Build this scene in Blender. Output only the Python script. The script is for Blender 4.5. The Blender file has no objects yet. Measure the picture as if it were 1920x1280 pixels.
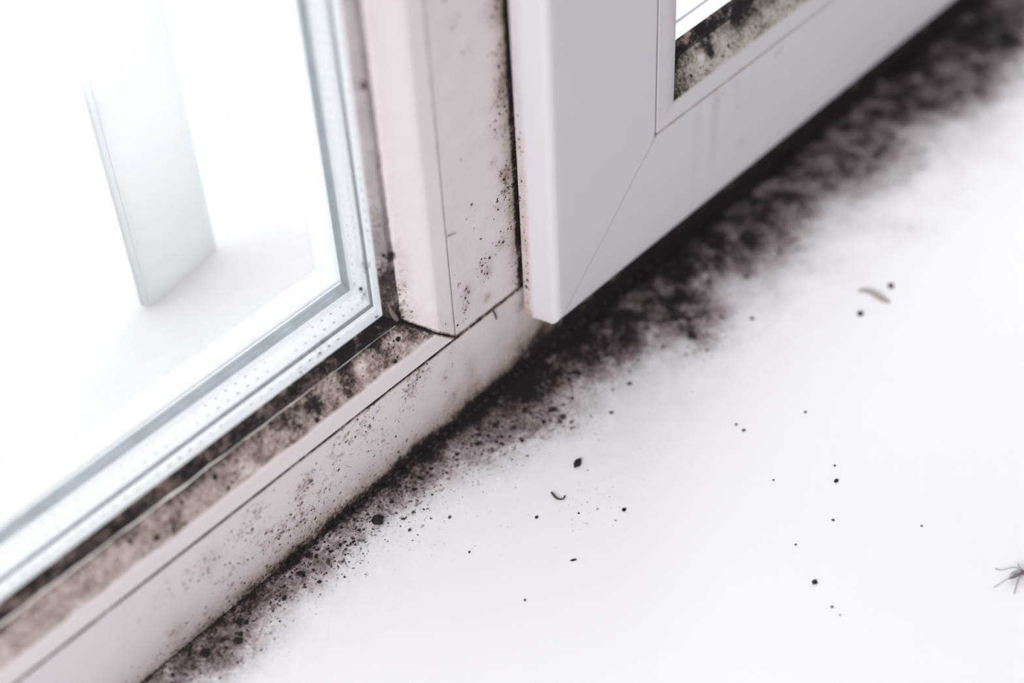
import bpy, bmesh, math, random
from mathutils import Vector, Matrix, Euler, noise
random.seed(7)
S = bpy.context.scene
COL = S.collection

# ------------------------------------------------------------------ camera
cam = bpy.data.cameras.new('camera')
camo = bpy.data.objects.new('camera', cam); COL.objects.link(camo)
camo.location = (-0.240497, -0.262521, 0.383813)
camo.rotation_euler = (0.78991234, 0.04358175, -0.83102196)
F = 3160.056
cam.sensor_width = 36.0; cam.lens = F * 36 / 1920
cam.clip_start = 0.01; cam.clip_end = 50
cam.dof.use_dof = True; cam.dof.focus_distance = 0.488; cam.dof.aperture_fstop = 4.2
S.camera = camo
CM = camo.rotation_euler.to_matrix(); CP = Vector(camo.location)

# ------------------------------------------------------------------ daylight: bright outdoors (+y), dimmer room (-y)
W = bpy.data.worlds.new('daylight'); S.world = W; W.use_nodes = True
n = W.node_tree.nodes; l = W.node_tree.links; n.clear()
tc = n.new('ShaderNodeTexCoord'); sp = n.new('ShaderNodeSeparateXYZ'); l.new(tc.outputs['Generated'], sp.inputs[0])
mr = n.new('ShaderNodeMapRange'); mr.interpolation_type = 'SMOOTHSTEP'
mr.inputs['From Min'].default_value = -0.05; mr.inputs['From Max'].default_value = 0.35
l.new(sp.outputs['Y'], mr.inputs['Value'])
mx = n.new('ShaderNodeMix'); mx.data_type = 'RGBA'
l.new(mr.outputs[0], mx.inputs['Factor'])
mx.inputs['A'].default_value = (0.42, 0.40, 0.42, 1)
mx.inputs['B'].default_value = (2.9, 2.95, 3.05, 1)
bg = n.new('ShaderNodeBackground'); l.new(mx.outputs['Result'], bg.inputs['Color']); bg.inputs['Strength'].default_value = 1.0
wo = n.new('ShaderNodeOutputWorld'); l.new(bg.outputs[0], wo.inputs[0])
# soft light from another window of the room, far to the left
la = bpy.data.lights.new('room_light', 'AREA'); la.shape = 'DISK'; la.size = 0.8; la.energy = 24.0; la.color = (1, 0.985, 1.0)
lo = bpy.data.objects.new('room_light', la); COL.objects.link(lo); lo.location = (-1.45, -0.50, 0.85)
lo.rotation_euler = (Vector((0.15, -0.1, 0)) - lo.location).to_track_quat('-Z', 'Y').to_euler()

# fill lamp added above the ledge outside, brightening ledge and spacers
lb = bpy.data.lights.new('outdoor_fill', 'AREA'); lb.shape = 'RECTANGLE'; lb.size = 1.2; lb.size_y = .3; lb.energy = 13.0; lb.color = (.97, .985, 1)
lc = bpy.data.objects.new('outdoor_fill', lb); COL.objects.link(lc); lc.location = (0, .26, 1.15)

S.view_settings.view_transform = 'Standard'; S.view_settings.look = 'None'
S.view_settings.gamma = 1; S.view_settings.use_curve_mapping = False; S.view_settings.exposure = 0.0

# ------------------------------------------------------------------ helpers
def at(px, py, nrm=(0, 0, 1), c=0.0):
    """point of the plane nrm.p = c seen at a photo pixel (used for measuring where marks lie)"""
    r = CM @ Vector(((px - 960) / F, -(py - 640) / F, -1)); nv = Vector(nrm)
    return CP + r * ((c - nv.dot(CP)) / nv.dot(r))
def smooth(a, b, v):
    t = min(1, max(0, (v - a) / (b - a))); return t * t * (3 - 2 * t)
def interp(tab, x):
    if x <= tab[0][0]: return tab[0][1:]
    for p, q in zip(tab, tab[1:]):
        if x <= q[0]:
            t = (x - p[0]) / (q[0] - p[0]); return tuple(a + (b - a) * t for a, b in zip(p[1:], q[1:]))
    return tab[-1][1:]
def fbm(x, y, z=0, s=1):
    return 0.5 + 0.5 * noise.fractal(Vector((x * s, y * s, z * s)), 1.0, 2.0, 4)

def mesh_obj(name, verts, faces, mat, parent=None, attrs=None, uv=None, smooth_=False):
    me = bpy.data.meshes.new(name); me.from_pydata([tuple(v) for v in verts], [], faces); me.update()
    if attrs:
        for k, vals in attrs.items():
            a = me.attributes.new(k, 'FLOAT', 'POINT'); a.data.foreach_set('value', vals)
    if uv:
        u = me.uv_layers.new(name='UVMap')
        for lp in me.loops: u.data[lp.index].uv = uv[lp.vertex_index]
    if smooth_:
        for p in me.polygons: p.use_smooth = True
    me.materials.append(mat)
    o = bpy.data.objects.new(name, me); COL.objects.link(o)
    if parent:
        o.parent = parent; o.matrix_parent_inverse = Matrix.Translation(-Vector(parent.location))
    return o
def empty(name, loc):
    o = bpy.data.objects.new(name, None); COL.objects.link(o); o.location = loc; o.empty_display_size = .01; return o
def tag(o, label=None, cat=None, group=None, kind=None):
    if label: o['label'] = label
    if cat: o['category'] = cat
    if group: o['group'] = group
    if kind: o['kind'] = kind
    return o

# ------------------------------------------------------------------ materials
def mat_new(name):
    m = bpy.data.materials.new(name); m.use_nodes = True
    nt = m.node_tree; b = nt.nodes['Principled BSDF']; return m, nt, nt.nodes, nt.links, b
def plain(name, col, rough=.5, **kw):
    m, nt, n, l, b = mat_new(name); b.inputs['Base Color'].default_value = (*col, 1); b.inputs['Roughness'].default_value = rough
    for k, v in kw.items(): b.inputs[k.replace('_', ' ')].default_value = v
    return m
def mth(n, l, op, a, b=None, c=None, clamp=False):
    q = n.new('ShaderNodeMath'); q.operation = op; q.use_clamp = clamp
    for i, v in enumerate((a, b, c)):
        if v is None: continue
        if isinstance(v, (int, float)): q.inputs[i].default_value = v
        else: l.new(v, q.inputs[i])
    return q.outputs[0]
def mouldy(name, base, rough=.42, stain=(.43, .35, .31), mid=(.12, .085, .068), dark=(.010, .007, .006), coat=0.0, stretch=(1, 1, 1), speck_sizes=(.0042, .0019, .0009), gain=2.8):
    """plastic with a mould film ('grime') and mould specks ('mould')"""
    m, nt, n, l, b = mat_new(name)
    tc = n.new('ShaderNodeTexCoord'); mp = n.new('ShaderNodeMapping'); mp.inputs['Scale'].default_value = stretch
    l.new(tc.outputs['Object'], mp.inputs[0]); P = mp.outputs[0]
    ag = n.new('ShaderNodeAttribute'); ag.attribute_name = 'grime'; G = ag.outputs['Fac']
    am = n.new('ShaderNodeAttribute'); am.attribute_name = 'mould'; Mo = am.outputs['Fac']
    def nz(scale, det=5, rg=.6, dist=0):
        q = n.new('ShaderNodeTexNoise'); q.inputs['Scale'].default_value = scale; q.inputs['Detail'].default_value = det
        q.inputs['Roughness'].default_value = rg; q.inputs['Distortion'].default_value = dist; l.new(P, q.inputs['Vector']); return q.outputs['Fac']
    n1 = nz(130, 6, .65, .3); n2 = nz(850, 5, .75)
    nm = mth(n, l, 'MULTIPLY', mth(n, l, 'SUBTRACT', n1, .5), gain)
    nf = mth(n, l, 'MULTIPLY', mth(n, l, 'SUBTRACT', n2, .5), 2.6)
    # film = grime modulated by clotted noise (nothing where grime is 0)
    k = mth(n, l, 'ADD', mth(n, l, 'ADD', nm, nf), 1.0)
    film = mth(n, l, 'MULTIPLY', G, mth(n, l, 'MAXIMUM', k, .12), clamp=True)
    # specks
    wob = n.new('ShaderNodeTexNoise'); wob.inputs['Scale'].default_value = 900; wob.inputs['Detail'].default_value = 3; l.new(P, wob.inputs['Vector'])
    wv = n.new('ShaderNodeVectorMath'); wv.operation = 'MULTIPLY_ADD'; l.new(wob.outputs['Color'], wv.inputs[0]); wv.inputs[1].default_value = (.0017,) * 3; l.new(P, wv.inputs[2])
    tot = None
    for i, sz in enumerate(speck_sizes):
        v = n.new('ShaderNodeTexVoronoi'); v.inputs['Scale'].default_value = 1 / sz; l.new(wv.outputs[0], v.inputs['Vector'])
        sc = n.new('ShaderNodeSeparateColor'); l.new(v.outputs['Color'], sc.inputs[0])
        # cell present when random < mould ; radius random
        pres = mth(n, l, 'SUBTRACT', mth(n, l, 'MULTIPLY', Mo, (.50, .85, 1.0)[i]), sc.outputs[0])
        rad = mth(n, l, 'MULTIPLY', mth(n, l, 'MULTIPLY', pres, 4.0, clamp=True), mth(n, l, 'MULTIPLY_ADD', sc.outputs[1], .38, .14))
        s = mth(n, l, 'DIVIDE', mth(n, l, 'SUBTRACT', rad, v.outputs['Distance']), .13, clamp=True)
        s = mth(n, l, 'MULTIPLY', s, mth(n, l, 'MULTIPLY_ADD', sc.outputs[2], .5, .48))
        tot = s if tot is None else mth(n, l, 'MAXIMUM', tot, s)
    n3 = nz(420, 7, .72, .6)
    pt = mth(n, l, 'MULTIPLY', mth(n, l, 'SUBTRACT', mth(n, l, 'MULTIPLY_ADD', Mo, .34, n3), .655), 5.5, clamp=True)
    pt = mth(n, l, 'MULTIPLY', pt, mth(n, l, 'MULTIPLY', Mo, 5.0, clamp=True))
    film = mth(n, l, 'MAXIMUM', film, mth(n, l, 'MULTIPLY', pt, .62))
    V = mth(n, l, 'ADD', film, mth(n, l, 'MULTIPLY', tot, .95), clamp=True)
    r = n.new('ShaderNodeValToRGB'); l.new(V, r.inputs[0]); e = r.color_ramp.elements
    e[0].position = 0; e[0].color = (*base, 1); e[1].position = 1; e[1].color = (*dark, 1)
    q = e.new(.38); q.color = (*stain, 1); q = e.new(.72); q.color = (*mid, 1)
    l.new(r.outputs[0], b.inputs['Base Color'])
    l.new(mth(n, l, 'MULTIPLY_ADD', V, .45, rough, clamp=True), b.inputs['Roughness'])
    b.inputs['Coat Weight'].default_value = coat
    bp = n.new('ShaderNodeBump'); bp.inputs['Strength'].default_value = .35; bp.inputs['Distance'].default_value = .0004
    fine = n.new('ShaderNodeTexNoise'); fine.inputs['Scale'].default_value = 1500; l.new(P, fine.inputs['Vector'])
    l.new(mth(n, l, 'ADD', V, mth(n, l, 'MULTIPLY', fine.outputs['Fac'], .12)), bp.inputs['Height']); l.new(bp.outputs[0], b.inputs['Normal'])
    return m
M = {}
M['frame'] = mouldy('frame_plastic', (.735, .68, .69), .38)
M['bead'] = mouldy('bead_plastic', (.78, .715, .71), .38, gain=3.6)
M['sash'] = mouldy('sash_plastic', (.60, .575, .605), .36)
M['sash_bead'] = mouldy('sash_bead_plastic', (.62, .585, .605), .4, stain=(.42, .38, .33), mid=(.13, .11, .085))
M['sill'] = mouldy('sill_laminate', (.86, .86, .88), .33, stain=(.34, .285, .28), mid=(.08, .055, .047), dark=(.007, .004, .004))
M['gasket'] = mouldy('mouldy_gasket', (.36, .28, .25), .8, stain=(.17, .125, .105), mid=(.035, .024, .021), dark=(.006, .004, .004), gain=4.5)
M['gasket_grey'] = mouldy('grey_gasket', (.50, .45, .46), .7, stain=(.28, .24, .23), mid=(.06, .045, .038))
M['lip'] = plain('cream_lip', (.93, .90, .85), .5)
M['seam'] = plain('seam_dirt', (.035, .025, .023), .9)
M['crumb'] = plain('black_crumb', (.006, .005, .006), .7)
M['brown_crumb'] = plain('brown_crumb', (.06, .045, .035), .8)
M['husk'] = plain('tan_husk', (.33, .28, .25), .7)
M['seal_blob'] = plain('dirty_silicone', (.16, .12, .095), .5)
M['outer_white'] = plain('snow_white_paint', (.93, .94, .95), .6)
M['beige'] = plain('outer_seal_beige', (.52, .49, .46), .8)
# blue grey outer band, mottled
m, nt, n, l, b = mat_new('blue_grey_seal')
tc = n.new('ShaderNodeTexCoord'); q = n.new('ShaderNodeTexNoise'); q.inputs['Scale'].default_value = 160; q.inputs['Detail'].default_value = 7; q.inputs['Roughness'].default_value = .7
l.new(tc.outputs['Object'], q.inputs['Vector']); r = n.new('ShaderNodeValToRGB'); l.new(q.outputs['Fac'], r.inputs[0]); e = r.color_ramp.elements
e[0].position = .3; e[0].color = (.055, .08, .095, 1); e[1].position = .72; e[1].color = (.24, .31, .35, 1)
l.new(r.outputs[0], b.inputs['Base Color']); b.inputs['Roughness'].default_value = .6; M['blue_band'] = m
m, nt, n, l, b = mat_new('blue_line_seal')
tc = n.new('ShaderNodeTexCoord'); q = n.new('ShaderNodeTexNoise'); q.inputs['Scale'].default_value = 500; q.inputs['Detail'].default_value = 5
l.new(tc.outputs['Object'], q.inputs['Vector']); r = n.new('ShaderNodeValToRGB'); l.new(q.outputs['Fac'], r.inputs[0]); e = r.color_ramp.elements
e[0].position = .35; e[0].color = (.02, .028, .05, 1); e[1].position = .7; e[1].color = (.085, .11, .16, 1)
l.new(r.outputs[0], b.inputs['Base Color']); b.inputs['Roughness'].default_value = .5; M['blue_line'] = m
def spacer_mat(name, rows, pitch, strength=1.0):
    """white perforated spacer bar: rows of tiny slots along U (metres), V across in 0..1"""
    m, nt, n, l, b = mat_new(name)
    uv = n.new('ShaderNodeUVMap'); s = n.new('ShaderNodeSeparateXYZ'); l.new(uv.outputs[0], s.inputs[0])
    tot = None
    for k, (v0, off) in enumerate(rows):
        f = mth(n, l, 'FRACT', mth(n, l, 'ADD', mth(n, l, 'DIVIDE', s.outputs[0], pitch), off))
        du = mth(n, l, 'DIVIDE', mth(n, l, 'SUBTRACT', f, .5), .15)
        dv = mth(n, l, 'DIVIDE', mth(n, l, 'SUBTRACT', s.outputs[1], v0), .00036)
        d = mth(n, l, 'ADD', mth(n, l, 'MULTIPLY', du, du), mth(n, l, 'MULTIPLY', dv, dv))
        h = mth(n, l, 'SUBTRACT', 1.35, d, clamp=True)
        tot = h if tot is None else mth(n, l, 'MAXIMUM', tot, h)
    nz = n.new('ShaderNodeTexNoise'); nz.inputs['Scale'].default_value = 70; tc = n.new('ShaderNodeTexCoord'); l.new(tc.outputs['Object'], nz.inputs['Vector'])
    fade = mth(n, l, 'MULTIPLY', mth(n, l, 'SUBTRACT', nz.outputs['Fac'], .33), 3.2 * strength, clamp=True)
    mx = n.new('ShaderNodeMix'); mx.data_type = 'RGBA'; l.new(mth(n, l, 'MULTIPLY', tot, fade), mx.inputs['Factor'])
    mx.inputs['A'].default_value = (.80, .82, .84, 1); mx.inputs['B'].default_value = (.01, .015, .025, 1)
    l.new(mx.outputs['Result'], b.inputs['Base Color']); b.inputs['Roughness'].default_value = .45
    return m
# clear glass: transparent with a faint sheen
m, nt, n, l, b = mat_new('clear_glass'); n.remove(b)
tr = n.new('ShaderNodeBsdfTransparent'); tr.inputs[0].default_value = (.99, .995, .995, 1)
gl = n.new('ShaderNodeBsdfGlossy'); gl.inputs['Roughness'].default_value = .02
fr = n.new('ShaderNodeFresnel'); fr.inputs[0].default_value = 1.45
ms = n.new('ShaderNodeMixShader'); l.new(mth(n, l, 'MULTIPLY', fr.outputs[0], .35), ms.inputs[0]); l.new(tr.outputs[0], ms.inputs[1]); l.new(gl.outputs[0], ms.inputs[2])
l.new(ms.outputs[0], n['Material Output'].inputs[0]); M['glass'] = m

# ------------------------------------------------------------------ swept members with mitred ends
def sweep(name, prof, kind, c0, L, mat, parent, closed=True, fn=None, step=.0012, pstep=.0010, sc=1.0, msign=1, xmax=None, uvs=False, sm=False):
    """prof: list of (o, y). kind 'H': z = c0z + o*sc ; the end at c0x is mitred as x = c0x - msign*o*scx
       kind 'V': x = c0x - msign*o*scx, z starts at c0z + o*scz.  L = far coordinate.  sc=(scx, scz)"""
    scx, scz = sc if isinstance(sc, tuple) else (sc, sc)
    pts = []; P = prof + [prof[0]] if closed else prof
    acc = 0; along = []
    for (a, b) in zip(P, P[1:]):
        d = math.dist(a, b); vis = max(1, int(math.ceil(d / pstep))) if fn else 1
        for i in range(vis):
            t = i / vis; pts.append((a[0] + (b[0] - a[0]) * t, a[1] + (b[1] - a[1]) * t)); along.append(acc + d * t)
        acc += d
    if not closed: pts.append(P[-1]); along.append(acc)
    np_ = len(pts)
    if kind == 'H': length = abs(L - c0[0])
    else: length = abs(L - c0[1])
    # dense stations in the part near the corner that the photograph shows
    N = int(length / step) if fn else 1
    V = []; Fc = []; UV = []
    for i in range(N + 1):
        t = i / N
        for (o, y), al in zip(pts, along):
            if kind == 'H':
                xs = c0[0] - msign * o * scx; xs = xs if xmax is None else min(xs, xmax); x = xs + (L - xs) * t; z = c0[1] + o * scz; V.append((x, y, z)); UV.append((x, al))
            else:
                zs = c0[1] + o * scz; z = zs + (L - zs) * t; x = c0[0] - msign * o * scx; V.append((x, y, z)); UV.append((z, al))
    m_ = np_ if closed else np_ - 1
    for i in range(N):
        for j in range(m_):
            a = i * np_ + j; b = i * np_ + (j + 1) % np_; c = b + np_; d = a + np_
            Fc.append((a, b, c, d))
    if closed:
        Fc.append(tuple(range(np_ - 1, -1, -1))); Fc.append(tuple(N * np_ + j for j in range(np_)))
    attrs = None
    if fn:
        g = []; mo = []
        for v in V:
            a, b = fn(*v); g.append(max(0, a)); mo.append(max(0, b))
        attrs = {'grime': g, 'mould': mo}
    o = mesh_obj(name, V, Fc, mat, parent, attrs, UV if uvs else None, sm)
    bm = bmesh.new(); bm.from_mesh(o.data); bmesh.ops.recalc_face_normals(bm, faces=bm.faces); bm.to_mesh(o.data); bm.free()
    if sm:
        try: o.data.set_sharp_from_angle(angle=math.radians(32))
        except Exception: pass
    return o
def grid(name, org, du, dv, nu, nv, mat, parent, fn):
    V = []; Fc = []
    for i in range(nu + 1):
        for j in range(nv + 1): V.append(Vector(org) + Vector(du) * (i / nu) + Vector(dv) * (j / nv))
    for i in range(nu):
        for j in range(nv):
            a = i * (nv + 1) + j; Fc.append((a, a + nv + 1, a + nv + 2, a + 1))
    g = []; mo = []
    for v in V:
        a, b = fn(*v); g.append(max(0, a)); mo.append(max(0, b))
    return V, Fc, g, mo
def box_dense(name, lo_, hi, face, nu, nv, mat, parent, fn, bev=0):
    """box whose one shown face carries a dense grid; face 'front' (y=lo) or 'top' (z=hi)"""
    if face == 'front': V, Fc, g, mo = grid(name, (lo_[0], lo_[1], lo_[2]), (hi[0] - lo_[0], 0, 0), (0, 0, hi[2] - lo_[2]), nu, nv, mat, parent, fn)
    else: V, Fc, g, mo = grid(name, (lo_[0], lo_[1], hi[2]), (hi[0] - lo_[0], 0, 0), (0, hi[1] - lo_[1], 0), nu, nv, mat, parent, fn)
    dep = Vector((0, hi[1] - lo_[1], 0)) if face == 'front' else Vector((0, 0, lo_[2] - hi[2]))
    rim = [i * (nv + 1) for i in range(nu + 1)] + [nu * (nv + 1) + j for j in range(1, nv + 1)] + [i * (nv + 1) + nv for i in range(nu - 1, -1, -1)] + [j for j in range(nv - 1, 0, -1)]
    k0 = len(V)
    for i in rim: V.append(V[i] + dep); g.append(g[i]); mo.append(mo[i])
    nr = len(rim)
    for i in range(nr):
        Fc.append((rim[i], rim[(i + 1) % nr], k0 + (i + 1) % nr, k0 + i))
    Fc.append(tuple(k0 + i for i in range(nr)))
    o = mesh_obj(name, V, Fc, mat, parent, {'grime': g, 'mould': mo})
    bm = bmesh.new(); bm.from_mesh(o.data); bmesh.ops.recalc_face_normals(bm, faces=bm.faces); bm.to_mesh(o.data); bm.free()
    return o

# ------------------------------------------------------------------ where the mould grows, plus some painted shade
H = 0.035            # height of the seam on top of the bottom rail
SX, SZ, SY = 0.0281, 0.0254, -0.0137   # opening sash: outer left, outer bottom, front
def blobs(lst, nrm, c):
    out = []
    for px, py, r, g, mo in lst:
        p = at(px, py, nrm, c); out.append((p, r * .000185, g, mo))
    return out
SILL_B = blobs([  # px, py, radius px, film, specks
    (1258, 541, 9, -.5, 0), (1280, 539, 9, -.5, 0), (1302, 532, 9, -.45, 0), (1322, 518, 9, -.45, 0), (1334, 496, 9, -.35, 0), (1362, 462, 10, -.4, 0), (1377, 448, 9, -.3, 0),
    (1265, 555, 16, .4, .2), (1345, 500, 16, .4, .2), (1330, 440, 22, .4, 0), (1285, 510, 22, .25, 0), (1150, 630, 40, .3, .2), (1200, 600, 40, .3, .2), (1270, 590, 12, .5, .3), (1000, 720, 28, .5, .3),
    (1300, 600, 45, .5, .3), (1290, 545, 40, .45, .2), (1380, 470, 60, .35, .3), (1440, 400, 60, .35, .3), (1330, 640, 40, .15, .4),
    (1250, 480, 60, .4, .2), (1840, 140, 55, .3, .2), (1790, 190, 60, .25, .3), (1700, 200, 60, .25, .2), (1560, 330, 70, .2, .25),
    (1820, 60, 70, .4, .1), (1900, 60, 70, .35, .1), (1650, 280, 60, .15, .3), (1720, 120, 60, .3, .2),
    (1120, 640, 60, .25, .35), (1080, 690, 70, .15, .4), (1000, 730, 35, .5, .4), (960, 790, 60, .2, .5), (900, 830, 60, .2, .45), (1030, 790, 40, .1, .4),
    (800, 880, 45, .25, .45), (760, 920, 40, .15, .45), (700, 960, 40, .1, .35), (650, 1010, 35, .1, .35), (620, 1050, 50, .12, .35), (560, 1070, 45, .25, .35),
    (500, 1110, 45, .28, .3), (440, 1140, 20, .5, .3), (400, 1190, 60, .38, .25), (470, 1180, 55, .18, .25), (430, 1215, 50, .28, .2), (350, 1240, 60, .32, .25), (300, 1275, 60, .3, .2),
    (1150, 900, 120, 0, .05), (1050, 960, 120, 0, .04), (1120, 960, 60, 0, .09), (860, 960, 90, 0, .08), (780, 1010, 80, 0, .08), (1250, 830, 120, 0, .05)],
    (0, 0, 1), 0)
SILL_B = [(p, rr, a * (.5 if p.x < -.03 else 1), b * .9) for p, rr, a, b in SILL_B]
TAB = [(-.15, .28, .012, .12), (-.125, .30, .013, .2), (-.105, .32, .011, .35), (-.07, .38, .010, .65), (-.03, .40, .010, .95), (0, .46, .013, 1.1), (.04, .54, .019, 1.2), (.09, .60, .023, 1.2), (.15, .58, .028, 1.1), (.22, .60, .031, .9), (.30, .52, .036, .7)]
def f_sill(x, y, z):
    t = max(0, -y); A, w, Cc = interp(TAB, x)
    wob = fbm(x, y, 0, 45); w2 = w * (.55 + .9 * wob)
    g = A * math.exp(-(t / w2) ** 2) * (.5 + .9 * fbm(x, y, 3, 110)) + Cc * math.exp(-(t / ((.0014 + .0016 * smooth(-.08, .0, x)) * (.6 + .8 * fbm(x, y, 8, 60)))) ** 2)
    g += .10 * smooth(-.03, .06, x) * math.exp(-(t / .045) ** 2) + .05 * math.exp(-(t / .03) ** 2)  # soft shade by the sash foot, painted in as faint film
    mo = .75 * A * math.exp(-(t / (1.5 * w2)) ** 2) + .05 * math.exp(-(t / .07) ** 2) + .010
    for p, r, a, b in SILL_B:
        d2 = (x - p.x) ** 2 / (r * 1.15) ** 2 + (y - p.y) ** 2 / (r * .9) ** 2
        if d2 < 8: e = math.exp(-d2); g += a * e; mo += b * e * 1.0
    if abs(z) > .001 and z < -.001: return 0, 0
    return g, min(mo, .95)
RAIL_B = blobs([(575, 900, 14, .12, .5), (560, 925, 16, .05, .4), (480, 960, 22, 0, .35), (395, 1050, 22, .08, .35), (430, 1075, 26, 0, .35), (350, 1090, 24, 0, .3), (330, 1180, 20, .1, .3),
    (640, 840, 30, 0, .3), (690, 790, 26, 0, .3), (790, 690, 22, .08, .45), (770, 735, 22, 0, .4), (840, 700, 16, .12, .3), (500, 1010, 30, 0, .3), (540, 985, 26, 0, .3), (580, 960, 26, 0, .3),
    (450, 1000, 26, 0, .2), (415, 970, 20, 0, .2), (855, 740, 16, .15, .3), (845, 660, 10, .1, .2), (300, 1130, 26, 0, .25), (240, 1180, 26, 0, .15), (620, 900, 26, 0, .25), (720, 830, 30, 0, .25), (975, 575, 10, .12, .3)],
    (0, 1, 0), 0)
def f_rail(x, y, z):
    if y > .0025: return (.5, .2)
    if z > H - .0003: return (1.0, .4)
    A, w, Cc = interp(TAB, x)
    wob = fbm(x, z, 0, 60)
    g = .95 * Cc * math.exp(-(z / (.0024 + .0028 * wob * Cc)) ** 2) + .42 * Cc * math.exp(-(z / .0085) ** 2) + .10 * Cc * math.exp(-(z / .015) ** 2)
    mo = .40 * math.exp(-(z / .008) ** 2) + .045 + .10 * smooth(-.12, -.04, x) * (1 - smooth(.0, .05, x))
    g += .85 * smooth(.015, .05, x) * smooth(.024, .003, z)  # shadow beneath the sash painted into the film value
    g += .14 * math.exp(-((x - .0045 + .1 * (z - .02)) / .0035) ** 2) * smooth(.034, .018, z)
    g += .10 * smooth(.006, .02, x)
    for p, r, a, b in RAIL_B:
        d2 = (x - p.x) ** 2 / (r * 1.2) ** 2 + (z - p.z) ** 2 / (r * 1.3) ** 2
        if d2 < 8: e = math.exp(-d2); g += a * e; mo += b * e
    g += .7 * smooth(.0004, .0001, H - z) if z < H else 0
    return g, min(mo, .8)
MULL_B = blobs([(905, 498, 17, .10, .55), (925, 470, 14, .05, .3), (875, 548, 12, .2, .6), (915, 512, 9, .2, .5), (942, 452, 12, .15, .5), (913, 558, 6, .4, .5), (870, 570, 12, .05, .4),
    (946, 325, 13, .25, .6), (925, 305, 9, .15, .5), (948, 350, 12, .1, .4), (945, 150, 18, .2, .45), (935, 190, 22, .12, .35), (930, 250, 20, .08, .25), (940, 100, 20, .08, .25), (880, 88, 6, .1, .3), (850, 42, 10, .08, .3),
    (870, 590, 14, 0, .35), (860, 530, 10, 0, .3), (900, 420, 24, 0, .18), (885, 380, 22, 0, .14), (935, 385, 14, .1, .25), (930, 20, 26, .15, .15), (840, 620, 12, .05, .3), (890, 610, 14, 0, .2)],
    (0, 1, 0), 0)
def f_mull(x, y, z):
    if y > .0025: return (.6, .2)
    e = max(0, SX - x)
    g = .40 * math.exp(-(e / .0035) ** 2) * (.4 + .9 * fbm(x, z, 1, 70)) + .75 * math.exp(-((e) / .0006) ** 2) + .06
    mo = .42 * math.exp(-(e / .0055) ** 2) * (.3 + fbm(x, z, 5, 60)) + .04
    for p, r, a, b in MULL_B:
        d2 = (x - p.x) ** 2 / (r * 1.1) ** 2 + (z - p.z) ** 2 / (r * 1.15) ** 2
        if d2 < 8: q = math.exp(-d2); g += a * q; mo += b * q
    if z < H + .0005: g += .8
    return g, min(mo, .8)
def f_bead_h(x, y, z):
    o = z - H
    g = 0; mo = .02
    if o < .0003 or y > .0055: return .9, .3
    edge = .0072 + .0010 * (fbm(x, 2, 0, 90) - .5)
    s = smooth(edge - .0005, edge + .0006, o)
    lum = .36 + .20 * (fbm(x, z, 0, 55) - .5) + .12 * smooth(-.12, -.02, x)
    streak = max(0, noise.noise(Vector((x * 260, o * 40, 1)))) * .45
    g = s * (lum + streak * smooth(-.17, -.05, x) + .22 * smooth(.0125, .0165, o)); mo = s * .35 + .02
    for px, py, r, k in ((690, 652, 14, .35), (735, 630, 18, .3), (600, 758, 14, .4), (320, 985, 16, .35), (770, 625, 14, .25), (715, 700, 9, -.8), (680, 645 + 45, 8, -.6), (540, 760, 12, -.3), (630, 700, 8, -.45)):
        p = at(px, py, (0, 1, 0), .002); d2 = ((x - p.x) ** 2 + (z - p.z) ** 2) / (r * .000185) ** 2
        if d2 < 6: g += k * math.exp(-d2) * s
    # mitre end: dark line
    d = (-o) - x
    g += 1.0 * smooth(.0009, .0002, d)
    return g, mo
def f_bead_v(x, y, z):
    o = -x
    if y > .0055: return .7, .3
    g = .03; mo = .01
    h = z - H - o
    near = smooth(.0105, .0160, o)
    g += near * (.07 * smooth(.055, .0, h) + .03); mo += near * (.55 * smooth(.05, .004, h) + .05) + .10 * smooth(.02, .002, h)
    mo += .10 * smooth(.10, .0, h) * smooth(.008, .005, o); g += .05 * smooth(.012, 0, h)
    g += .9 * smooth(.0009, .0002, h)
    g += .30 * smooth(.0005, .0002, o)
    return g, mo
def f_gask_h(x, y, z):
    return .60 + .6 * (fbm(x, z, 0, 75) - .45) + .35 * smooth(-.06, -.02, x), .5
def f_gask_v(x, y, z):
    h = z - H - .02
    return .16 + .42 * smooth(.060, .0, h) + .25 * (fbm(x, z, 0, 90) - .5) + .25 * smooth(.012, 0, h), .08 + .30 * smooth(.11, .02, h)
def f_sash(x, y, z):
    g = 0; mo = .012
    if y > SY + .009 and x < SX + .004: g += .25 * smooth(.15, .03, z) + .05; mo += .4 * smooth(.16, .05, z)
    if z < SZ + .003: g += .04
    if SZ + .0464 * SZF < z < SZ + .048 * SZF and x > SX + .046 and y > SY - .0001: g += .40 * smooth(.25, .08, x)
    # drip streaks on the bottom rail
    if z < SZ + .046:
        for x0, a, w in ((.1055, .20, .0013), (.0965, .09, .0016), (.1165, .04, .003), (.125, .03, .002)):
            g += a * math.exp(-((x - x0) / w) ** 2) * smooth(SZ + .004, SZ + .040, z)
        for px, py, r, k in ((1388, 267, 5, .3), (1355, 176, 4, .3), (1459, 99, 4, .4), (1405, 145, 5, .06), (1395, 262, 4, .2)):
            p = at(px, py, (0, 1, 0), SY); d2 = ((x - p.x) ** 2 + (z - p.z) ** 2) / (r * .0002) ** 2
            if d2 < 6: g += k * math.exp(-d2)
    return g, mo
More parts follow.
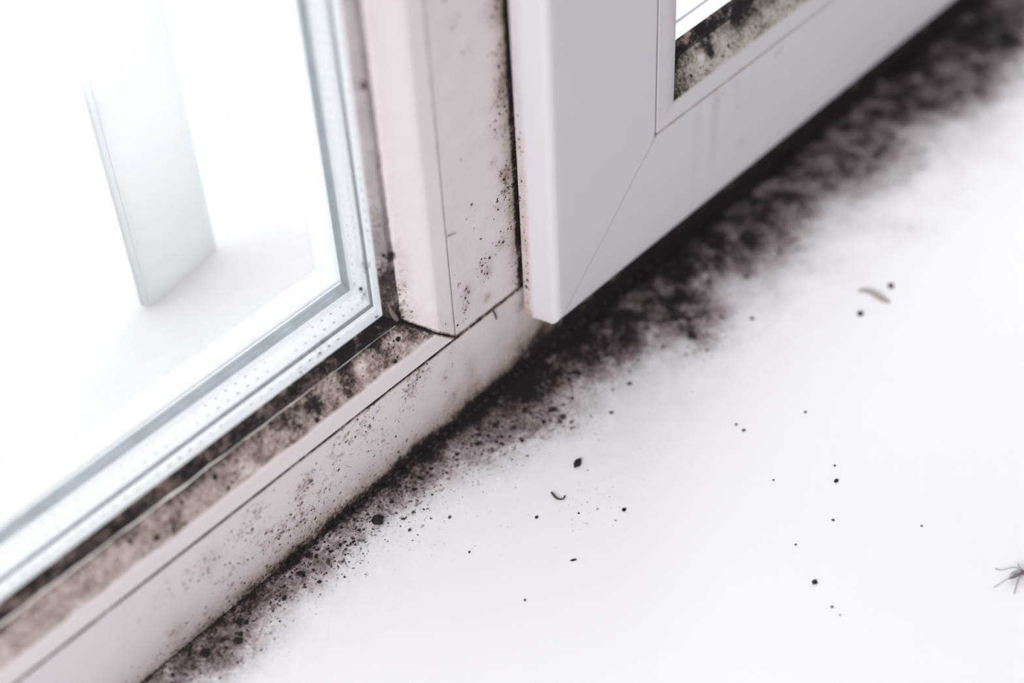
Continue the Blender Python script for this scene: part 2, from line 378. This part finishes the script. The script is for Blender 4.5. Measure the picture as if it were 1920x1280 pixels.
def f_sbead_h(x, y, z):
    o = z - SZ - .0457
    if y > SY + .006: return .9, .3
    g = .02; mo = .02
    s = smooth(.0070, .0084, o)
    p0 = .084
    g += s * (.40 + .28 * (fbm(x, z, 2, 60) - .4) + .55 * math.exp(-((x - p0) / .006) ** 2) + .3 * smooth(.0125, .0165, o)); mo += .3 * s
    for px, py, r, k in ((1335, 98, 8, .7), (1330, 85, 6, .3), (1318, 110, 9, -.5), (1300, 130, 9, .0), (1350, 75, 7, -.3), (1368, 110, 6, .3), (1390, 30, 10, .25), (1290, 160, 10, .2)):
        p = at(px, py, (0, 1, 0), SY + .002); d2 = ((x - p.x) ** 2 + (z - p.z) ** 2) / (r * .0002) ** 2
        if d2 < 6: g += k * math.exp(-d2) * s
    if o < .0006: g += .7
    return g, mo
def f_clean(x, y, z): return (.01, .03)

# ------------------------------------------------------------------ interior sill
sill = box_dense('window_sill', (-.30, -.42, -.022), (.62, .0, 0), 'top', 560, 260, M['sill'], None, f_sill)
tag(sill, 'white interior window sill speckled with mould along the foot of the frame', 'window sill', kind='structure'); sill.name = 'trim_1'

# ------------------------------------------------------------------ window_1: fixed glazing with bottom rail, mullion and beads
w1 = empty('window_1', (-.05, .03, 0)); tag(w1, 'fixed window on the left with mouldy white plastic frame and clear pane', 'window', kind='structure')
rail = box_dense('bottom_rail', (-.34, 0, .0), (.62, .033, H - .0002), 'front', 760, 34, M['frame'], w1, f_rail)
MX = .0465
mull = box_dense('mullion', (.00015, 0, H + .0003), (MX, .033, .42), 'front', 38, 330, M['frame'], w1, f_mull)
# dirt packed in the joints
def strip(name, pts, mat, parent):
    V = [Vector(p) for p in pts]; return mesh_obj(name, V, [(0, 1, 2, 3)], mat, parent)
bead = [(.00012, .0006), (.0003, .0000), (.0062, .0000), (.0072, .0003), (.0158, .0040), (.0166, .0049), (.0166, .0060), (.0150, .0085), (.0003, .0085)]
sweep('glazing_bead', bead, 'H', (-.0001, H), -.34, M['bead'], w1, fn=f_bead_h, pstep=.0007, sm=True)
bv = sweep('glazing_bead', [(.00008, .0006), (.0003, .0000)] + bead[2:-1] + [(.0001, .0085)], 'V', (-.00002, H + .00025), .42, M['bead'], w1, fn=f_bead_v, pstep=.0008, sm=True)
gas = [(.0160, .0046), (.0168, .0046), (.0190, .0040), (.0212, .0050), (.0218, .0058), (.0160, .0058)]
gh = sweep('gasket', gas, 'H', (0, H), -.34, M['gasket'], w1, fn=f_gask_h, pstep=.0006, sm=True); gh['label'] = 'dark brown mouldy gasket along the bottom of the pane'
gv = sweep('gasket', gas, 'V', (0, H), .42, M['gasket_grey'], w1, fn=f_gask_v, pstep=.0006, sm=True); gv['label'] = 'grey gasket spotted with mould beside the mullion'
# lumpy rubber: displace the lower gasket a little
for o_, k in ((gh, .0006), (gv, .0002)):
    for v in o_.data.vertices:
        if v.co.y < .0057: v.co.y += k * (noise.noise(v.co * 420) - .1); v.co.z += (k * .5 * noise.noise(v.co * 300 + Vector((5, 0, 0))) if o_ is gh else 0)
# cream lip peeling between bead and gasket
def wavy_lip(name, x0, x1, zc, yc, parent, mat, amp=.0004, r0=.00026):
    V = []; Fc = []; n_ = int((x1 - x0) / .0006); ring = 6
    for i in range(n_ + 1):
        x = x0 + (x1 - x0) * i / n_
        w = .55 + 1.1 * max(0, noise.noise(Vector((x * 95, 3, 0))) + .35) * (1 if i not in (0, n_) else .1)
        w *= .22 + .85 * smooth(-.03, -.12, x) + (.25 * max(0, noise.noise(Vector((x * 420, 9, 0)))))
        r = r0 * w
        zz = zc + amp * noise.noise(Vector((x * 130, 0, 0))); yy = yc + amp * .4 * noise.noise(Vector((x * 110, 7, 0)))
        for k in range(ring):
            a = 2 * math.pi * k / ring; V.append((x, yy + r * math.cos(a), zz + r * 1.25 * math.sin(a)))
    for i in range(n_):
        for k in range(ring):
            a = i * ring + k; b = i * ring + (k + 1) % ring; Fc.append((a, b, b + ring, a + ring))
    Fc.append(tuple(range(ring))); Fc.append(tuple(n_ * ring + k for k in range(ring - 1, -1, -1)))
    return mesh_obj(name, V, Fc, mat, parent, smooth_=True)
lip = wavy_lip('bead_lip', -.30, -.019, H + .0168, .0041, w1, M['lip']); lip['label'] = 'cream peeling lip between bead and gasket'
# insulating glass: three panes, two perforated spacers, dark joint, outer seal
def pane(x0, x1, z0, z1, y, th, parent):
    V = [(a, b, c) for a in (x0, x1) for b in (y, y + th) for c in (z0, z1)]
    return mesh_obj('glass_pane', V, [(0, 1, 3, 2), (4, 6, 7, 5), (0, 4, 5, 1), (2, 3, 7, 6), (0, 2, 6, 4), (1, 5, 7, 3)], M['glass'], parent)
pane(-.34, -.0165, H + .0165, .42, .0059, .0012, w1)
SP1 = spacer_mat('spacer_one_row', [(.0034, .2)], .0036)
SP2 = spacer_mat('spacer_two_rows', [(.0030, .0), (.0066, .42)], .0036)
sweep('spacer_bar', [(.0196, .0072), (.0190, .0128), (.0150, .0128), (.0150, .0072)], 'H', (0, H), -.34, SP1, w1, uvs=True)
sweep('spacer_bar', [(.0196, .0072), (.0190, .0128), (.0150, .0128), (.0150, .0072)], 'V', (0, H), .42, SP1, w1, uvs=True)
sweep('seal_line', [(.0193, .0129), (.0193, .0139), (.0160, .0139), (.0160, .0129)], 'H', (0, H), -.34, M['blue_line'], w1)
sweep('seal_line', [(.0193, .0129), (.0193, .0139), (.0160, .0139), (.0160, .0129)], 'V', (0, H), .42, M['blue_line'], w1)
pane(-.34, -.0188, H + .0188, .42, .01315, .0005, w1)
sweep('spacer_bar', [(.0188, .0140), (.0179, .0238), (.0150, .0238), (.0150, .0140)], 'H', (0, H), -.34, SP2, w1, uvs=True)
sweep('spacer_bar', [(.0188, .0140), (.0179, .0238), (.0150, .0238), (.0150, .0140)], 'V', (0, H), .42, SP2, w1, uvs=True)
sweep('outer_seal', [(.0178, .0239), (.0172, .0262), (.0166, .0292), (.0120, .0292), (.0120, .0239)], 'H', (0, H), -.34, M['blue_band'], w1)
sweep('outer_seal', [(.0178, .0239), (.0172, .0262), (.0166, .0292), (.0120, .0292), (.0120, .0239)], 'V', (0, H), .42, M['blue_band'], w1)
sweep('outer_gasket', [(.0160, .0293), (.0152, .0310), (.0120, .0310), (.0120, .0293)], 'H', (0, H), -.34, M['outer_white'], w1)
sweep('outer_gasket', [(.0152, .0311), (.0148, .0322), (.0120, .0322), (.0120, .0311)], 'H', (0, H), -.34, M['beige'], w1)
pane(-.34, -.0170, H + .0170, .42, .0246, .0010, w1)

# ------------------------------------------------------------------ window_2: opening sash
w2 = empty('window_2', (.30, 0, SZ)); tag(w2, 'opening window sash on the right standing proud of the mullion, white plastic', 'window', kind='structure')
SXF, SZF = 1.02, .975
R_ = .0027
prof = [(0, -.0016), (0, -.0036), (.0009, SY + .0030)]
for k in range(9):   # rounded front edge
    a = math.pi * (.96 - .46 * k / 8)
    prof.append((.0009 + R_ + R_ * math.cos(a) * 1.0, SY + R_ - R_ * math.sin(a)))
prof += [(.0462, SY), (.0468, SY + .0006), (.0468, .0300), (.0200, .0300), (.0200, -.0016)]
ss = sweep('stile', prof, 'V', (SX, SZ), .42, M['sash'], w2, fn=f_sash, sc=(SXF, SZF), msign=-1, pstep=.0018, step=.0018, sm=True)
sh = sweep('bottom_rail', prof, 'H', (SX, SZ), .62, M['sash'], w2, fn=f_sash, sc=(SXF, SZF), msign=-1, pstep=.0018, step=.0014, sm=True)
sb = [(.0472, SY + .0008), (.0475, SY + .0001), (.0545, SY + .0001), (.0553, SY + .0004), (.0640, SY + .0044), (.0648, SY + .0052), (.0648, SY + .0064), (.0472, SY + .0085)]
XM = SX + .0553 * SXF
sbv = [(.0472, SY + .0008), (.0475, SY + .0001), (.0545, SY + .0001), (.0553, SY + .0004), (.0564, SY + .0064), (.0472, SY + .0085)]
sweep('glazing_bead', sb, 'H', (SX, SZ), .62, M['sash_bead'], w2, fn=f_sbead_h, sc=(SXF, SZF), msign=-1, pstep=.0008, sm=True, xmax=XM)
sweep('glazing_bead', sbv, 'V', (SX, SZ), .42, M['sash_bead'], w2, fn=lambda x, y, z: (.05, .10), sc=(SXF, SZF), msign=-1, pstep=.004, step=.004, sm=True)
sg = [(.0640, SY + .0050), (.0648, SY + .0050), (.0668, SY + .0046), (.0690, SY + .0054), (.0700, SY + .0064), (.0640, SY + .0064)]
g2 = sweep('gasket', sg, 'H', (SX, SZ), .62, M['gasket'], w2, fn=lambda x, y, z: (1.15 - .35 * smooth(.0676, .0700, (z - SZ) / SZF), .4), sc=(SXF, SZF), msign=-1, pstep=.0006, sm=True, xmax=XM)
gx = SX + .0556 * SXF; gz = SZ + .064 * SZF
pane(gx, .62, gz, .42, SY + .0066, .0012, w2)
def sps(o0, y0, y1, mat, o1=None):
    nm = 'spacer_bar' if mat in (SP1, SP2) else 'seal_line'
    sweep(nm, [(o0, y0), ((o1 or o0), y1), (.0600, y1), (.0600, y0)], 'H', (SX, SZ), .62, mat, w2, sc=(SXF, SZF), msign=-1, uvs=True, xmax=SX + .0572 * SXF)
    sweep(nm, [(.0571, y0), (.0571, y1), (.0500, y1), (.0500, y0)], 'V', (SX, SZ + .012), .42, mat, w2, sc=(SXF, SZF), msign=-1, uvs=True)
sps(.0680, SY + .0080, SY + .0136, SP1, .0676)
sps(.0678, SY + .0137, SY + .0146, M['blue_line'])
sps(.0676, SY + .0147, SY + .0245, SP2, .0668)
sps(.0664, SY + .0246, SY + .0300, M['blue_band'])

M['weld'] = plain('weld_line', (.36, .30, .31), .6)
# seam dirt: dark strips sunk in the joints
def thin(name, a, b, w, parent, label=None):
    a = Vector(a); b = Vector(b); d = (b - a).normalized(); u = Vector((0, 1, 0)); s = d.cross(u).normalized() * w
    V = [a - s, b - s, b + s, a + s]; V += [v + Vector((0, .0012, 0)) for v in V]
    o = mesh_obj(name, V, [(3, 2, 1, 0), (4, 5, 6, 7), (0, 1, 5, 4), (1, 2, 6, 5), (2, 3, 7, 6), (3, 0, 4, 7)], M['seam'], parent)
    if label: o['label'] = label
    return o
thin('joint_dirt', (-.34, .0004, H + .0002), (-.0004, .0002, H + .0001), .00005, w1)
thin('joint_dirt', (-.045, .0002, H + .0002), (-.0002, .0001, H + .0001), .00014, w1)
thin('joint_dirt', (-.0002, .0001, H + .0001), (SX, .0003, H + .0001), .00020, w1)

wl = thin('weld_line', (SX + .0045, SY - .00004, SZ + .0038), (SX + .0466 * SXF, SY - .00004, SZ + .0466 * SZF), .00012, w2, 'thin diagonal mitre line across the sash corner'); wl.data.materials[0] = M['weld']
# unseen wall added above the window to hold back high daylight
M['wall'] = plain('white_wall', (.7, .69, .69), .8)
bm = bmesh.new(); bmesh.ops.create_cube(bm, size=1)
for v in bm.verts: v.co = Vector((v.co.x * 2.4 + .1, .017 + v.co.y * .034, .80 + v.co.z * .76))
me = bpy.data.meshes.new('wall_blocker'); bm.to_mesh(me); bm.free(); me.materials.append(M['wall'])
wb = bpy.data.objects.new('wall_blocker', me); COL.objects.link(wb); tag(wb, 'unseen white wall added above the window to block daylight', 'wall', kind='structure')

# ------------------------------------------------------------------ outside: white ledge and pale-shape post
V = [(-.6, .0335, .032), (.7, .0335, .032), (.7, .60, .005), (-.6, .60, .005)]; V += [(a, b, c - .02) for a, b, c in V]
ledge = mesh_obj('trim_2', V, [(0, 1, 2, 3), (7, 6, 5, 4), (0, 4, 5, 1), (1, 5, 6, 2), (2, 6, 7, 3), (3, 7, 4, 0)], M['outer_white'])
tag(ledge, 'bright white ledge outside below the panes, washed out by daylight', 'ledge', kind='structure')
m, nt, n, l, b = mat_new('washout_fade')
tc = n.new('ShaderNodeTexCoord'); s = n.new('ShaderNodeSeparateXYZ'); l.new(tc.outputs['Object'], s.inputs[0])
q = n.new('ShaderNodeTexNoise'); q.inputs['Scale'].default_value = 150; q.inputs['Detail'].default_value = 6; l.new(tc.outputs['Object'], q.inputs['Vector'])
hh = n.new('ShaderNodeMapRange'); hh.inputs['From Min'].default_value = .03; hh.inputs['From Max'].default_value = .10; l.new(s.outputs[2], hh.inputs['Value'])  # overexposed fade to white towards the top, painted into the colour
vv = mth(n, l, 'ADD', mth(n, l, 'MULTIPLY', mth(n, l, 'SUBTRACT', q.outputs['Fac'], .55), mth(n, l, 'MULTIPLY', mth(n, l, 'SUBTRACT', 1.0, hh.outputs[0]), -.9)), hh.outputs[0], clamp=True)
r = n.new('ShaderNodeValToRGB'); l.new(vv, r.inputs[0]); e = r.color_ramp.elements
e[0].position = 0; e[0].color = (.73, .74, .74, 1); e[1].position = .9; e[1].color = (.93, .94, .95, 1); x_ = e.new(.25); x_.color = (.78, .79, .79, 1)
l.new(r.outputs[0], b.inputs['Base Color']); b.inputs['Roughness'].default_value = .9
tl = n.new('ShaderNodeBsdfTranslucent'); l.new(r.outputs[0], tl.inputs[0]); ms = n.new('ShaderNodeMixShader'); ms.inputs[0].default_value = .93
l.new(b.outputs[0], ms.inputs[1]); l.new(tl.outputs[0], ms.inputs[2]); l.new(ms.outputs[0], n['Material Output'].inputs[0])
a_ = at(278, 582, (0, 0, 1), .0293); c_ = at(412, 468, (0, 0, 1), .0290); dd = (c_ - a_); dn = Vector((-dd.y, dd.x, 0)).normalized() * .014
dn = dn.normalized() * .004
bm = bmesh.new(); base = [bm.verts.new(p) for p in (a_, c_, c_ + dn, a_ + dn)]; bm.faces.new(base)
ext = bmesh.ops.extrude_face_region(bm, geom=bm.faces[:]); bmesh.ops.translate(bm, verts=[v for v in ext['geom'] if isinstance(v, bmesh.types.BMVert)], vec=(0, 0, .125))
bmesh.ops.recalc_face_normals(bm, faces=bm.faces)
bmesh.ops.bevel(bm, geom=bm.edges[:], offset=.0012, segments=3, affect='EDGES')
me = bpy.data.meshes.new('stand_in'); bm.to_mesh(me); bm.free(); me.materials.append(m)
po = bpy.data.objects.new('stand_in_board', me); COL.objects.link(po)  # board added in place of an unidentified pale shape outside
tag(po, 'pale grey translucent board standing in for an unidentified pale shape behind the left pane', 'board')

# ------------------------------------------------------------------ mould lumps and debris
def lump(bm, c, nrm, rx, ry, rz, ang=0, rough=.25, sub=2):
    r = bmesh.ops.create_icosphere(bm, subdivisions=sub, radius=1)
    q = Vector(nrm).to_track_quat('Z', 'Y').to_matrix() @ Matrix.Rotation(ang, 3, 'Z')
    off = Vector((random.random() * 50, random.random() * 50, 0))
    for v in r['verts']:
        k = 1 + rough * noise.noise(v.co * 1.6 + off)
        v.co = Vector(c) + q @ Vector((v.co.x * rx * k, v.co.y * ry * k, v.co.z * rz * k))
def bm_obj(name, bm, mat, parent=None, sm=True):
    me = bpy.data.meshes.new(name); bm.to_mesh(me); bm.free(); me.materials.append(mat)
    if sm:
        for p in me.polygons: p.use_smooth = True
    o = bpy.data.objects.new(name, me); COL.objects.link(o)
    if parent: o.parent = parent; o.matrix_parent_inverse = Matrix.Translation(-Vector(parent.location))
    return o
PX = .000185
def crumb(name, px, py, rx, ry, label, cat='crumb', mat='crumb', ang=0, nrm=(0, 0, 1), c=0.0, h=.55, group=None, rough=.5):
    p = at(px, py, nrm, c); bm = bmesh.new(); nv = Vector(nrm)
    if nrm == (0, 1, 0): nv = Vector((0, -1, 0))
    hz = min(rx, ry) * PX * h
    lump(bm, (0, 0, 0), nv, rx * PX, ry * PX, hz, ang, rough, 3)
    o = bm_obj(name, bm, M[mat]); o.location = p + nv * hz * .8
    tag(o, label, cat, group); return o
crumb('crumb', 1083, 870, 9.5, 6, 'largest black oval crumb on the open sill, above the curled fibre', ang=.3)
crumb('crumb', 1120, 612, 15, 12, 'blurred black crumb on the sill right beside the lower sash corner', ang=.2)
crumb('crumb', 707, 977, 9, 9, 'round black fuzzy crumb on the sill close to the left frame foot')
crumb('crumb', 1613, 589, 6, 5, 'small dark round speck on the sill below the tan husk')
crumb('crumb', 1670, 537, 5.5, 5.5, 'small dark round speck on the sill at the upper right of the tan husk', mat='brown_crumb')
crumb('crumb', 1568, 902, 4.5, 3, 'tiny black oval grain on the clear sill at right, between husk and gnat', ang=.3)
crumb('crumb', 1527, 1092, 4, 4, 'tiny black round grain on the sill near the bottom, left of the gnat')
crumb('crumb', 1297, 631, 8, 7, 'dark crumb at the lower tip of the large blurred mould patch on the sill')
crumb('crumb', 564, 1077, 4, 7, 'upright black grain with a fine tail beside the frame foot at lower left', ang=.2)
crumb('crumb', 533, 1122, 5, 3, 'small black oval grain on the sill below the upright grain', ang=.3)
crumb('crumb', 615, 1053, 2.5, 6, 'slim dark sliver lying on the sill near the frame foot', mat='brown_crumb', ang=-.7)
crumb('crumb', 1170, 956, 3.5, 3, 'tiny dark grain on the sill to the right of the curled fibre')
crumb('crumb', 1006, 970, 2.8, 2.4, 'tiny dark grain on the sill to the lower left of the curled fibre')
crumb('crumb', 1075, 1050, 5, 1.8, 'thin dark sliver on the open sill well below the curled fibre', ang=-.6)
crumb('crumb', 1052, 602, 2.5, 7, 'short dark chip stuck on the lower front corner of the sash', ang=-.5, nrm=(0, 1, 0), c=SY, h=.3, mat='brown_crumb')
crumb('crumb', 680, 158, 4, 8, 'single dark brown blob stuck on the grey upright gasket', ang=.1, nrm=(0, 1, 0), c=.0045, h=.5, mat='brown_crumb')
crumb('crumb', 729, 480, 7, 8, 'black mould clump on the upright gasket above the corner', nrm=(0, 1, 0), c=.0045, h=.5)
crumb('crumb', 676, 541, 3, 4, 'tiny black flake on the pane beside the corner of the spacer', ang=.5, nrm=(0, 1, 0), c=.0059, h=.3)
for px, py, rr, lb_ in ((1562, 975, 2.2, 'minute dust grain on the sill straight below the tiny black oval grain'), (1492, 1021, 1.8, 'minute dust grain on the sill up and left of the tiny black round grain'),
        (1560, 1138, 2.2, 'minute dust grain on the sill down and right of the tiny black round grain'), (1575, 1153, 1.4, 'faintest dust grain on the sill, lowest near the tiny black round grain'),
        (1728, 986, 1.8, 'minute dust grain on the bare sill up and left of the gnat'), (1565, 873, 2.2, 'faint dust grain on the sill just above the tiny black oval grain'),
        (1510, 773, 2.6, 'faint blurred dust grain on the sill below and left of the tan husk'), (1394, 807, 3, 'blurred dust grain, larger of a pair in the middle of the sill'),
        (1380, 796, 2.5, 'blurred dust grain, smaller of a pair in the middle of the sill'), (1450, 900, 1.8, 'minute dust grain on the sill left of the tiny black oval grain'),
        (1180, 720, 4, 'blurred dust grain on the sill below the lower sash corner'), (1399, 520, 5, 'blurred dark dust grain to the right of the large mould patch on the sill'),
        (1410, 598, 4, 'blurred dust grain on the sill between the large mould patch and the tan husk'), (984, 1125, 2, 'minute dust grain low on the open sill, nearest to the bottom middle'),
        (843, 970, 2.8, 'minute dark grain on the sill a little right of the round fuzzy crumb'), (768, 994, 3, 'dark grain on the sill just lower right of the round fuzzy crumb'),
        (880, 1035, 2, 'lone minute grain on the sill below the frame foot mould in the lower middle'), (1146, 774, 3.5, 'blurred dust grain on the sill above the largest oval crumb')):
    crumb('dust_grain', px, py, rr, rr * .85, lb_, 'dust grain', 'brown_crumb', random.random() * 3, group='dust grains on the sill')
def tube(bm, pts, rads, ring=10):
    prev = None; n_ = len(pts); rings = []
    for i, p in enumerate(pts):
        d = (pts[min(i + 1, n_ - 1)] - pts[max(i - 1, 0)]).normalized(); u = d.cross(Vector((0, 0, 1)));
        if u.length < 1e-3: u = d.cross(Vector((0, 1, 0)))
        u.normalize(); w = d.cross(u)
        rings.append([bm.verts.new(p + (u * math.cos(2 * math.pi * k / ring) + w * math.sin(2 * math.pi * k / ring)) * rads[i]) for k in range(ring)])
    for a, b in zip(rings, rings[1:]):
        for k in range(ring): bm.faces.new((a[k], a[(k + 1) % ring], b[(k + 1) % ring], b[k]))
    bm.faces.new(rings[0][::-1]); bm.faces.new(rings[-1])
def cr(pts, n_=24):   # smooth curve through points (p, r)
    out = []; rr = []
    P = [pts[0]] + list(pts) + [pts[-1]]
    for i in range(1, len(P) - 2):
        for k in range(n_ // (len(pts) - 1)):
            t = k / (n_ // (len(pts) - 1)); a, b, c, d = (Vector((*P[i + j][0], P[i + j][1])) for j in (-1, 0, 1, 2))
            v = .5 * ((2 * b) + (c - a) * t + (2 * a - 5 * b + 4 * c - d) * t * t + (3 * b - a - 3 * c + d) * t ** 3)
            out.append(Vector(v[:3])); rr.append(max(v[3], 1e-5))
    out.append(Vector(pts[-1][0])); rr.append(pts[-1][1]); return out, rr
def tube_thing(name, pix, label, cat, mat, parent=None, nrm=(0, 0, 1), c=0.0):
    pts = []; nv = Vector(nrm) if nrm != (0, 1, 0) else Vector((0, -1, 0))
    for px, py, r, h in pix: pts.append((at(px, py, nrm, c) + nv * (h + r) * PX, r * PX))
    a, b = cr(pts); bm = bmesh.new()
    if parent is None:
        base = at(pix[0][0], pix[0][1], nrm, c); a = [p - base for p in a]
    tube(bm, a, b); o = bm_obj(name, bm, mat, parent)
    if parent is None: o.location = base
    if label: tag(o, label, cat)
    return o
tube_thing('larval_husk', [(1609, 546, 2.0, 0), (1625, 547, 3.6, 0), (1640, 554, 4.4, 0), (1654, 563, 4.2, 0), (1668, 568, 1.6, 0)], 'curved tan insect husk lying on the sill between two dark specks', 'insect husk', M['husk'])
tube_thing('curled_fibre', [(1034, 924, 1.6, 0), (1041, 933, 1.9, .5), (1048, 937, 1.4, 1), (1056, 937, 1.2, 1.5), (1059, 932, 1.6, 2)], 'thin dark curled fibre on the open sill below the black oval crumb', 'fibre', M['brown_crumb'])
tube_thing('splinter', [(838, 443, 1.0, 0), (845, 439, 1.2, 1), (852, 433, .6, 4)], 'tiny pale brown splinter poking from the bead joint of the mullion', 'splinter', M['husk'], nrm=(0, 1, 0))
tube_thing('hair_fibre', [(923, 581, 1.2, 0), (927, 588, 1.4, 0), (930, 598, 1.0, 0)], 'short dark fibre hanging below the joint under the mullion', 'fibre', M['brown_crumb'], nrm=(0, 1, 0))

# silicone remnant in the gasket corner
sbp = tube_thing('sealant_blob', [(729, 572, 1.5, 0), (730, 580, 3, 0), (735, 589, 4.2, 0), (741, 597, 3.5, 0)], None, None, M['seal_blob'], parent=w1, nrm=(0, 1, 0), c=.0046)
sbp['label'] = 'smear of grey brown sealant in the gasket corner'

# mould clots that stand proud of the surfaces (nobody could count them)
bm = bmesh.new()
def scatter(nn, region, nrm, pl, dens, rmin, rmax, wcap=1.0):
    k = 0; tries = 0
    while k < nn and tries < nn * 60:
        tries += 1; p = region()
        if random.random() > dens(p) * wcap: continue
        r = rmin + (rmax - rmin) * random.random() ** 3
        lump(bm, p, nrm, r, r * random.uniform(.55, 1), r * .3, random.random() * 3, .6, 1); k += 1
scatter(900, lambda: Vector((random.uniform(-.14, .29), -abs(random.gauss(0, .016)), 0)), (0, 0, 1), 0, lambda p: min(1, f_sill(p.x, p.y, 0)[1] * 1.6) ** 1.5, .00010, .00052)
scatter(260, lambda: Vector((random.uniform(-.15, .06), 0, random.uniform(.0, .033))), (0, -1, 0), 0, lambda p: f_rail(p.x, 0, p.z)[1] ** 1.5 * 1.5, .00010, .00042)
scatter(240, lambda: Vector((random.uniform(.001, .0275), 0, random.uniform(H + .001, .15))), (0, -1, 0), 0, lambda p: f_mull(p.x, 0, p.z)[1] ** 1.6 * 1.5, .00010, .0006)
# clots along the crack at the foot of the frame
for i in range(520):
    x = random.uniform(-.13, .29); A_, w_, C_ = interp(TAB, x); r = random.uniform(.0003, .0011) * (.25 + .85 * C_)
    lump(bm, (x, -r * .3, r * .2), (0, -.7, .7), r * 1.5, r * .8, r * .8, 0, .6, 1)
mg = bm_obj('mould_growth', bm, M['crumb']); tag(mg, 'black mould clots dotting the sill and the foot of the frame', 'mould', kind='stuff')
# fine filaments on the inner pane corner
bm = bmesh.new()
for cx, cy, w_, h_, nn in ((684, 500, 8, 14, 26), (682, 555, 12, 16, 34), (600, 668, 8, 12, 14), (720, 575, 5, 10, 10), (705, 596, 5, 3, 8), (560, 700, 30, 14, 16), (440, 800, 40, 20, 12)):
    for i in range(nn):
        px = random.gauss(cx, w_ * .5); py = random.gauss(cy, h_ * .5); p = at(px, py, (0, 1, 0), .0058)
        if p.z < H + .0222 or p.x > -.0222: continue
        a = random.uniform(.3, 1.5); ln = random.uniform(.8, 3.2) * PX
        tube(bm, [p, p + Vector((math.cos(a) * ln, -.00003, math.sin(a) * ln)), p + Vector((math.cos(a + .5) * ln * 1.7, 0, math.sin(a + .5) * ln * 1.7))], [.00006, .00009, .00004], 4)
fg = bm_obj('grime_flecks', bm, M['crumb']); tag(fg, 'fine black flecks of grime clinging to the left pane by its corner', 'grime', kind='stuff')

# ------------------------------------------------------------------ gnat at the right edge
g0 = at(1908, 1082); gn = empty('gnat', g0); tag(gn, 'small dark winged gnat with long thin legs on the sill at the right edge', 'insect')
M['g_body'] = plain('gnat_body', (.09, .06, .04), .4); M['g_leg'] = plain('gnat_leg', (.20, .19, .20), .6); M['g_head'] = plain('gnat_head', (.16, .03, .01), .35)
m, nt, n, l, b = mat_new('gnat_wing'); b.inputs['Base Color'].default_value = (.16, .17, .20, 1); b.inputs['Alpha'].default_value = .4; b.inputs['Roughness'].default_value = .3; M['g_wing'] = m
def gpt(px, py, h): return at(px, py) + Vector((0, 0, h * PX))
a, b_ = cr([(gpt(1891, 1088, 5), 1.0 * PX), (gpt(1898, 1086, 6), 2.4 * PX), (gpt(1906, 1083, 7), 2.8 * PX), (gpt(1912, 1081, 8), 2.4 * PX), (gpt(1918, 1080, 9), 4.0 * PX), (gpt(1922, 1080, 9), 2.0 * PX)], 30)
bm = bmesh.new(); tube(bm, a, b_, 12); bm_obj('body', bm, M['g_body'], gn)
bm = bmesh.new(); lump(bm, gpt(1925, 1080, 8), (0, 0, 1), 3.2 * PX, 3 * PX, 3 * PX, 0, .1, 3); bm_obj('head', bm, M['g_head'], gn)
for pts in ([(1917, 1076, 12), (1905, 1076, 11), (1894, 1081, 10), (1890, 1086, 9), (1900, 1083, 10.5)], [(1917, 1083, 12), (1908, 1087, 11), (1896, 1091, 9), (1889, 1090, 9), (1903, 1082, 10.5)]):
    V = [gpt(*p) for p in pts]; V += [v + Vector((0, 0, .00003)) for v in V]; k = len(pts)
    mesh_obj('wing', V, [tuple(range(k)), tuple(range(2 * k - 1, k - 1, -1))] + [(i, (i + 1) % k, k + (i + 1) % k, k + i) for i in range(k)], M['g_wing'], gn)
for pts in ([(1914, 1076, 7), (1904, 1073, 12), (1892, 1071, 9), (1878, 1071, 3), (1866, 1065, 0)], [(1912, 1086, 7), (1903, 1088, 12), (1890, 1090, 8), (1876, 1095, 3), (1863, 1101, 0)],
            [(1916, 1075, 7), (1910, 1071, 11), (1909, 1064, 5), (1909, 1056, 0)], [(1915, 1086, 7), (1908, 1091, 11), (1905, 1100, 5), (1901, 1114, 0)],
            [(1919, 1075, 7), (1926, 1068, 11), (1932, 1060, 0)], [(1919, 1086, 7), (1925, 1094, 11), (1930, 1104, 0)]):
    a, b_ = cr([(gpt(*p), (.75 if i < 3 else .5) * PX) for i, p in enumerate(pts)], 24); bm = bmesh.new(); tube(bm, a, b_, 6); bm_obj('leg', bm, M['g_leg'], gn)
for s_ in (-1, 1):
    a, b_ = cr([(gpt(1926, 1080 + s_, 9), .4 * PX), (gpt(1933, 1078 + 4 * s_, 10), .35 * PX), (gpt(1940, 1078 + 7 * s_, 6), .2 * PX)], 12); bm = bmesh.new(); tube(bm, a, b_, 5); bm_obj('antenna', bm, M['g_leg'], gn)
